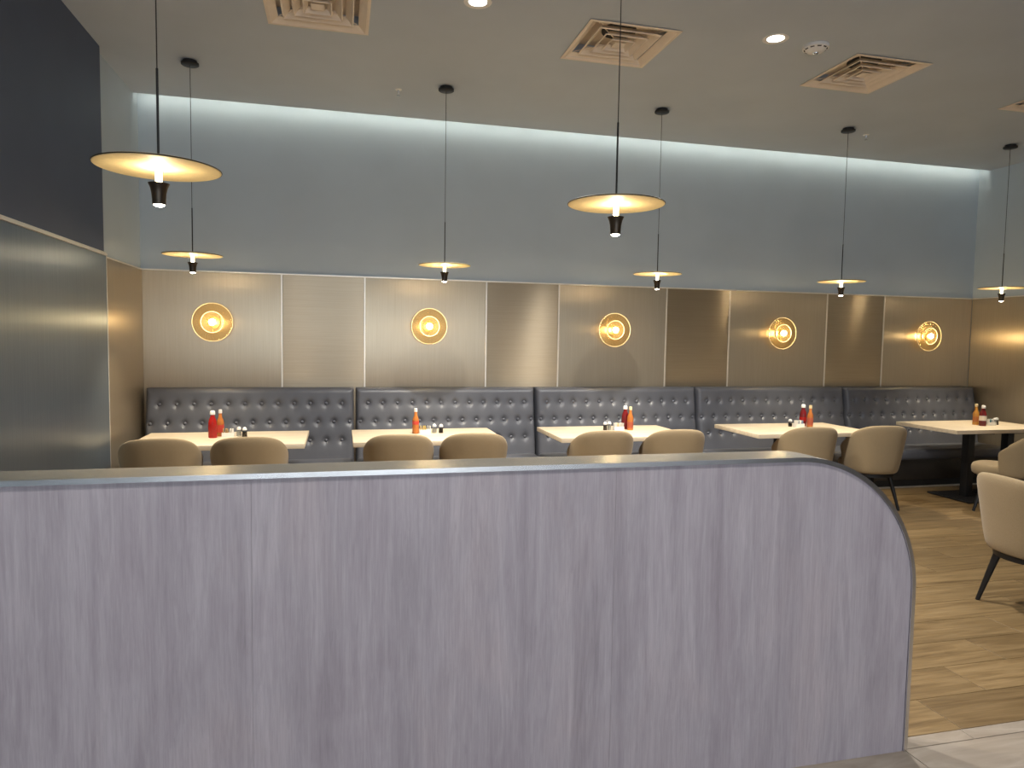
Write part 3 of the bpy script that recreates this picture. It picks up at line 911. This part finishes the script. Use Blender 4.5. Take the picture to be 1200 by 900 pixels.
t = thing('smoke_detector', (3.311, 4.464, ZC), 'white round smoke detector on the ceiling between downlight and vent', 'smoke detector')
t.scale = (1.14, 1.14, 1.0)
link('body', lathe_mesh('body', [(0.0, -0.048), (0.030, -0.047), (0.050, -0.040), (0.064, -0.026), (0.078, -0.020), (0.080, -0.004), (0.078, 0.0), (0.0, 0.0)], 36), t, M['white'])
link('sensor_cap', lathe_mesh('sensor_cap', [(0.0, -0.060), (0.014, -0.059), (0.018, -0.052), (0.018, -0.046), (0.0, -0.046)], 20), t, M['chrome'])
bm = bmesh.new()
for k in range(10):
    a = 2*pi*k/10
    mt_ = Matrix.Translation((0.0655*cos(a), 0.0655*sin(a), -0.0262)) @ Matrix.Rotation(a, 4, 'Z') @ Matrix.Rotation(radians(-30), 4, 'Y')
    vv = add_box(bm, -0.004, 0.004, -0.012, 0.012, -0.0012, 0.0012)
    bmesh.ops.transform(bm, matrix=mt_, verts=vv)
link('vent_slots', mesh_of(bm, 'vent_slots'), t, M['blackplastic'])

for (x, y, l) in ((0.479, 6.20, 'small ceiling sprinkler head left of the second pendant lamp'), (5.195, 6.151, 'small ceiling sprinkler head right of the fourth pendant lamp')):
    t = thing('sprinkler', (x, y, ZC), l, 'sprinkler', 'ceiling sprinklers')
    link('escutcheon', lathe_mesh('escutcheon', [(0.0, -0.006), (0.022, -0.006), (0.030, 0.0), (0.0, 0.0)], 24), t, M['white'])
    link('stem', lathe_mesh('stem', [(0.0, -0.030), (0.006, -0.030), (0.008, -0.018), (0.010, -0.006), (0.0, -0.006)], 14), t, M['chrome'])
    bm = bmesh.new()
    for s in (-1, 1): tube_bm(bm, (s*0.008, 0, -0.018), (s*0.006, 0, -0.048), 0.002, 0.002, 6)
    lathe_bm(bm, [(0.0, -0.053), (0.017, -0.051), (0.017, -0.049), (0.0, -0.047)], 16)
    link('deflector', mesh_of(bm, 'deflector', True, radians(40)), t, M['chrome'])

# ------------------------------------------------------------------ table-top condiments
def bottle(name, x, y, prof, body_mat, label_mat, lz, cap_prof, cap_mat, label, group, s=1.0):
    t = thing(name, (x, y, TZ), label, 'bottle', group)
    link('bottle_body', lathe_mesh('bottle_body', [(r*s, z*s) for r, z in prof], 24), t, body_mat)
    # printed band standing a hair off the glass
    r = max(r for r, z in prof) + 0.0006
    link('paper_label', lathe_mesh('paper_label', [(r*s, lz[0]*s), (r*s, lz[1]*s)], 24, cap0=False, cap1=False), t, label_mat)
    link('cap', lathe_mesh('cap', [(r_*s, z*s) for r_, z in cap_prof], 20), t, cap_mat)
    return t
KET = [(0.0, 0.0), (0.028, 0.0), (0.032, 0.004), (0.033, 0.030), (0.031, 0.085), (0.0325, 0.110), (0.027, 0.140), (0.016, 0.165), (0.0145, 0.182), (0.0, 0.182)]
KCAP = [(0.0, 0.180), (0.019, 0.180), (0.020, 0.186), (0.018, 0.205), (0.012, 0.212), (0.0, 0.213)]
HOT = [(0.0, 0.0), (0.024, 0.0), (0.027, 0.004), (0.027, 0.105), (0.024, 0.122), (0.013, 0.148), (0.0115, 0.180), (0.0, 0.180)]
HCAP = [(0.0, 0.178), (0.0135, 0.178), (0.014, 0.184), (0.013, 0.206), (0.0, 0.208)]
def shaker(x, y, fill, label, group):
    t = thing(fill + '_shaker', (x, y, TZ), label, 'shaker', group)
    link('glass_jar', lathe_mesh('glass_jar', [(0.0, 0.0), (0.019, 0.0), (0.0205, 0.004), (0.019, 0.045), (0.0165, 0.056), (0.0, 0.056)], 8), t, M['clear'])
    link('contents', lathe_mesh('contents', [(0.0, 0.002), (0.0183, 0.002), (0.0176, 0.042), (0.0, 0.043)], 12), t, M[fill])
    link('cap', lathe_mesh('cap', [(0.0, 0.0565), (0.0180, 0.0565), (0.0185, 0.064), (0.014, 0.076), (0.006, 0.081), (0.0, 0.082)], 18), t, M['white'])
def caddy(x, y, mats, label, group, rz=0):
    t = thing('packet_caddy', (x, y, TZ), label, 'packet holder', group, radians(rz))
    w, d, h = 0.098, 0.060, 0.036
    bm = bmesh.new()
    add_box(bm, -w/2, w/2, -d/2, d/2, 0.0, 0.004)
    add_box(bm, -w/2, w/2, -d/2, -d/2 + 0.003, 0.004, h); add_box(bm, -w/2, w/2, d/2 - 0.003, d/2, 0.004, h)
    add_box(bm, -w/2, -w/2 + 0.003, -d/2 + 0.003, d/2 - 0.003, 0.004, h); add_box(bm, w/2 - 0.003, w/2, -d/2 + 0.003, d/2 - 0.003, 0.004, h)
    link('holder', mesh_of(bm, 'holder'), t, M['white'])
    n = len(mats)
    for k, mm in enumerate(mats):
        me = box_mesh('packet', -0.0022, 0.0022, -0.024, 0.024, 0.0, 0.064, 0.001, 1)
        o = link('packet', me, t, M[mm])
        o.location = (-w/2 + 0.010 + (w - 0.020) * k / (n - 1), 0.003 * sin(k*2.1), 0.0045)
        o.rotation_euler = (0, radians(6 * sin(k*1.7)), radians(5 * sin(k * 2.9)))
GK, GH, GS, GC = 'ketchup bottles', 'hot sauce bottles', 'salt and pepper shakers', 'packet caddies'
YB = 6.235
# leftmost table
bottle('ketchup_bottle', -1.045, YB - 0.05, KET, M['sauce_red'], M['sauce_red'], (0.05, 0.09), KCAP, M['white'], 'bright red ketchup bottle on the leftmost table', GK, 1.08)
bottle('hot_sauce_bottle', -1.000, YB + 0.045, HOT, M['sauce_orange'], M['label_red'], (0.03, 0.09), HCAP, M['white'], 'orange sauce bottle half hidden behind the red one, leftmost table', GH, 1.10)
caddy(-0.930, YB + 0.00, ['pk_tan', 'pk_tan', 'pk_tan', 'pk_tan', 'pk_white', 'pk_white', 'pk_white'], 'packet caddy with tan packets on the leftmost table', GC)
shaker(-0.848, YB + 0.02, 'salt', 'salt shaker on the leftmost table', GS)
shaker(-0.798, YB - 0.02, 'pepper', 'pepper shaker on the leftmost table', GS)
# second table
bottle('hot_sauce_bottle', 0.650, YB, HOT, M['sauce_orange'], M['label_red'], (0.075, 0.104), HCAP, M['white'], 'orange sauce bottle with a red label band, second table from the left', GH, 1.10)
caddy(0.735, YB + 0.00, ['pk_yellow', 'pk_yellow', 'pk_yellow', 'pk_yellow', 'pk_white', 'pk_white'], 'packet caddy with yellow packets, second table from the left', GC)
shaker(0.822, YB + 0.02, 'salt', 'salt shaker on the second table from the left', GS)
shaker(0.880, YB + 0.00, 'pepper', 'pepper shaker on the second table from the left', GS)
# middle table
shaker(2.470, YB + 0.00, 'pepper', 'pepper shaker on the middle table', GS)
shaker(2.522, YB + 0.02, 'salt', 'salt shaker on the middle table', GS)
caddy(2.605, YB + 0.00, ['pk_white', 'pk_white', 'pk_yellow', 'pk_white', 'pk_white', 'pk_white'], 'packet caddy with white packets on the middle table', GC)
bottle('ketchup_bottle', 2.705, YB + 0.07, KET, M['sauce_dark'], M['sauce_dark'], (0.05, 0.09), KCAP, M['white'], 'dark red ketchup bottle on the middle table', GK, 1.08)
bottle('hot_sauce_bottle', 2.720, YB - 0.02, HOT, M['sauce_orange'], M['label_brown'], (0.02, 0.075), HCAP, M['cap_cream'], 'orange sauce bottle on the middle table', GH, 1.10)
# fourth table
shaker(4.525, YB + 0.02, 'pepper', 'pepper shaker on the fourth table from the left', GS)
caddy(4.605, YB - 0.01, ['pk_white', 'pk_white', 'pk_blue', 'pk_white', 'pk_white', 'pk_blue', 'pk_white'], 'packet caddy with white and blue packets, fourth table from the left', GC)
bottle('ketchup_bottle', 4.705, YB + 0.06, KET, M['sauce_dark'], M['sauce_red'], (0.05, 0.09), KCAP, M['white'], 'dark red ketchup bottle on the fourth table from the left', GK, 1.08)
bottle('hot_sauce_bottle', 4.715, YB - 0.04, HOT, M['sauce_orange'], M['label_brown'], (0.02, 0.09), HCAP, M['cap_cream'], 'orange sauce bottle on the fourth table from the left', GH, 1.10)
# rightmost table
bottle('hot_sauce_bottle', 6.800, YB - 0.07, HOT, M['sauce_amber'], M['sauce_orange'], (0.03, 0.08), HCAP, M['cap_cream'], 'amber sauce bottle on the rightmost table', GH, 1.12)
bottle('ketchup_bottle', 6.785, YB - 0.17, KET, M['sauce_dark'], M['label_pale'], (0.055, 0.105), KCAP, M['white'], 'dark red ketchup bottle with a pale label on the rightmost table', GK, 1.06)
caddy(6.905, YB - 0.14, ['pk_white', 'pk_white', 'pk_teal', 'pk_white', 'pk_white'], 'packet caddy with white and teal packets on the rightmost table', GC)
shaker(6.992, YB - 0.13, 'salt', 'salt shaker on the rightmost table', GS)
shaker(7.042, YB - 0.11, 'pepper', 'pepper shaker on the rightmost table', GS)
